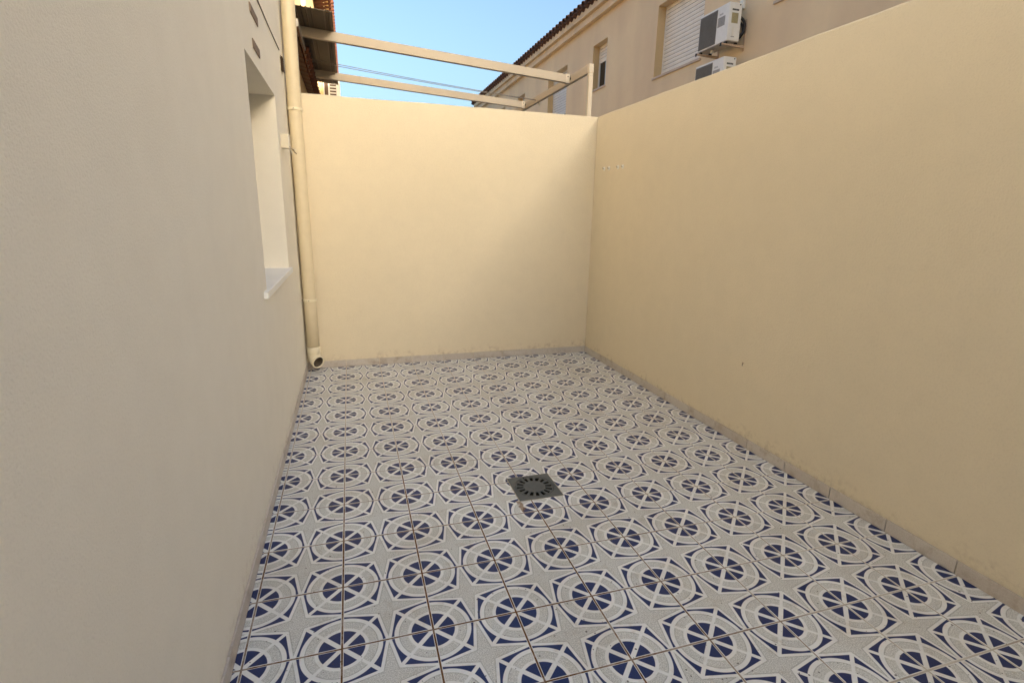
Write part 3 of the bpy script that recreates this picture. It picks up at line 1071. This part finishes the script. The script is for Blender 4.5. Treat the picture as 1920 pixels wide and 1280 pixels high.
# stepped cornice and eave
under(box('cornice', (F - 0.14, F - 0.0005, -24, 27.32, EZ, EZ + 0.189), MT['moulding'], None, 0.006, 1), rh)
under(box('cornice', (F - 0.24, F - 0.0005, -24, 27.34, EZ + 0.19, EZ + 0.38), MT['moulding'], None, 0.006, 1), rh)
rroof = under(roof_slab('roof', None, F - 0.22, EZ + 0.47, -1, -24, 27.36, 4.0, 1.75, MT['terracotta_dark']), rh)
eave(rroof, TILE_R, F - 0.335, EZ + 0.385, -1, 1.0, 27.4, math.radians(22), 0.285)

# ------------------------------------------------------------------ air conditioners
def air_con(name, label, z0, full):
    t = thing(name, label, 'air conditioner', (7.0, 6.47, z0), 'air conditioners on the beige house')
    W, H, D = 0.825, 0.622, 0.265
    def pb(nm, b, mat, parent=None, bev=0.0, seg=2):
        o = box(nm, b, mat, None, bev, seg)
        o.parent = parent or t
        return o
    case = pb('casing', (0, D, 0, W, 0.012, H), MT['ac'], None, 0.012, 3)
    pb('base_rail', (-0.004, D, 0.004, W - 0.004, 0, 0.011), MT['galv'])
    gb = (0.315, W - 0.022)
    pb('grille', (-0.006, 0.001, gb[0], gb[1], 0.03, H - 0.035), MT['grille'])
    bm = bmesh.new()
    z = 0.036
    while z < H - 0.05:
        bx(bm, -0.011, -0.0062, gb[0] + 0.004, gb[1] - 0.004, z, z + 0.006)
        z += 0.0125
    finish(bm)
    o = obj('grille_louvres', bm, MT['grille'], t)
    o['kind'] = 'stuff'
    # faint maker's mark: a row of short grey strokes
    bm = bmesh.new()
    random.seed(11)
    y = 0.255
    for k in range(7):
        hh = random.choice((0.018, 0.026, 0.018, 0.03))
        bx(bm, -0.0012, 0.0005, y - 0.010, y - 0.003, H - 0.155, H - 0.155 + hh)
        y -= 0.014
    finish(bm)
    obj('lettering', bm, MT['greytext'], case)
    pb('poster_label', (-0.0015, 0.0005, 0.095, 0.29, H - 0.34, H - 0.185), MT['label'], case)
    bm = bmesh.new()
    n = 26                                                # looping stroke printed on the label
    prev = None
    for k in range(n):
        a = k / (n - 1) * 5.2 * math.pi
        cy_ = 0.27 - 0.15 * k / (n - 1) - 0.018 * math.sin(a)
        cz_ = H - 0.265 + 0.035 * math.cos(a) * (1 - 0.5 * k / n)
        cur = ((cy_, cz_))
        if prev:
            d = Vector((cur[0] - prev[0], cur[1] - prev[1]))
            if d.length > 1e-5:
                nn = Vector((-d.y, d.x)).normalized() * 0.004
                q = [bm.verts.new((-0.0022, *w)) for w in ((prev[0] + nn.x, prev[1] + nn.y), (prev[0] - nn.x, prev[1] - nn.y), (cur[0] - nn.x, cur[1] - nn.y), (cur[0] + nn.x, cur[1] + nn.y))]
                bm.faces.new(q)
        prev = cur
    obj('label_stroke', bm, MT['greytext'], case)
    # side panel facing the viewer
    sp = pb('side_panel', (0.022, D - 0.018, -0.004, 0.001, 0.02, H - 0.045), MT['ac'], None, 0.002, 1)
    for k in range(5):
        box('vent_slot', (0.062 + k * 0.028, 0.084 + k * 0.028, -0.006, -0.0038, H - 0.130, H - 0.102), MT['dark'], sp)
    box('rating_plate', (0.060, 0.195, -0.0055, -0.0038, H - 0.33, H - 0.165), MT['olive'], sp)
    box('handle', (0.085, 0.125, -0.012, -0.0038, 0.09, 0.23), MT['white'], sp, 0.003, 1)
    box('handle_lip', (0.078, 0.150, -0.006, -0.0038, 0.07, 0.082), MT['greytext'], sp)
    bm = bmesh.new()
    tube(bm, [(D - 0.045, 0.001, H - 0.028), (D - 0.045, -0.006, H - 0.028)], 0.011, 10)
    finish(bm)
    obj('screw', bm, MT['dark'], case)
    # wall bracket
    for y in (0.03, W - 0.09):
        br = pb('bracket_arm', (-0.07, F - 7.0 - 0.012, y, y + 0.03, -0.075, -0.03), MT['rust'], None, 0.003, 1)
        for v_ in br.data.vertices:
            if v_.co.x < 0:
                v_.co.z = max(v_.co.z, -0.055)
        box('rubber_foot', (0.0, 0.05, y - 0.004, y + 0.034, -0.0295, -0.0005), MT['rubber'], br, 0.003, 1)
        box('rubber_foot', (D - 0.055, D - 0.005, y - 0.004, y + 0.034, -0.0295, -0.0005), MT['rubber'], br, 0.003, 1)
        box('end_plug', (-0.086, -0.0705, y - 0.003, y + 0.033, -0.080, -0.026), MT['rubber'], br, 0.005, 2)
        pb('wall_rail', (F - 7.0 - 0.011, F - 7.0 - 0.0005, y - 0.008, y + 0.038, -0.12, 0.40), MT['rust'], None, 0.002, 1)
    pb('drain_spout', (0.10, 0.15, 0.52, 0.57, -0.055, -0.002), MT['white'], None, 0.006, 2)
    # insulated pipes bending back into the wall
    for k, (yy, zz) in enumerate(((0.05, 0.42), (0.09, 0.37))):
        bm = bmesh.new()
        pts = []
        for q in range(13):
            a = math.pi * q / 12
            pts.append((D - 0.01 + 0.105 * math.sin(a) + 0.02 * q / 12, yy - 0.03 * math.sin(a), zz - 0.30 * q / 12 + 0.03 * math.sin(2 * a)))
        tube(bm, pts, 0.024 - 0.004 * k, 12)
        finish(bm)
        obj('hose', bm, MT['rubber'], t, smooth=True)
    return t
air_con('air_conditioner', 'white air conditioner on rusty brackets, the upper one, beside the closed roller shutter', 4.533, True)
air_con('air_conditioner', 'white air conditioner half hidden behind the side wall, below the other one', 3.667, True)
# cable duct above the units
dk = tag(box('cable_duct', (F - 0.055, F - 0.001, 6.59, 6.68, 5.13, 6.79), MT['white'], None, 0.004, 1),
         'white vertical cable duct on the beige house above the air conditioner', 'duct')
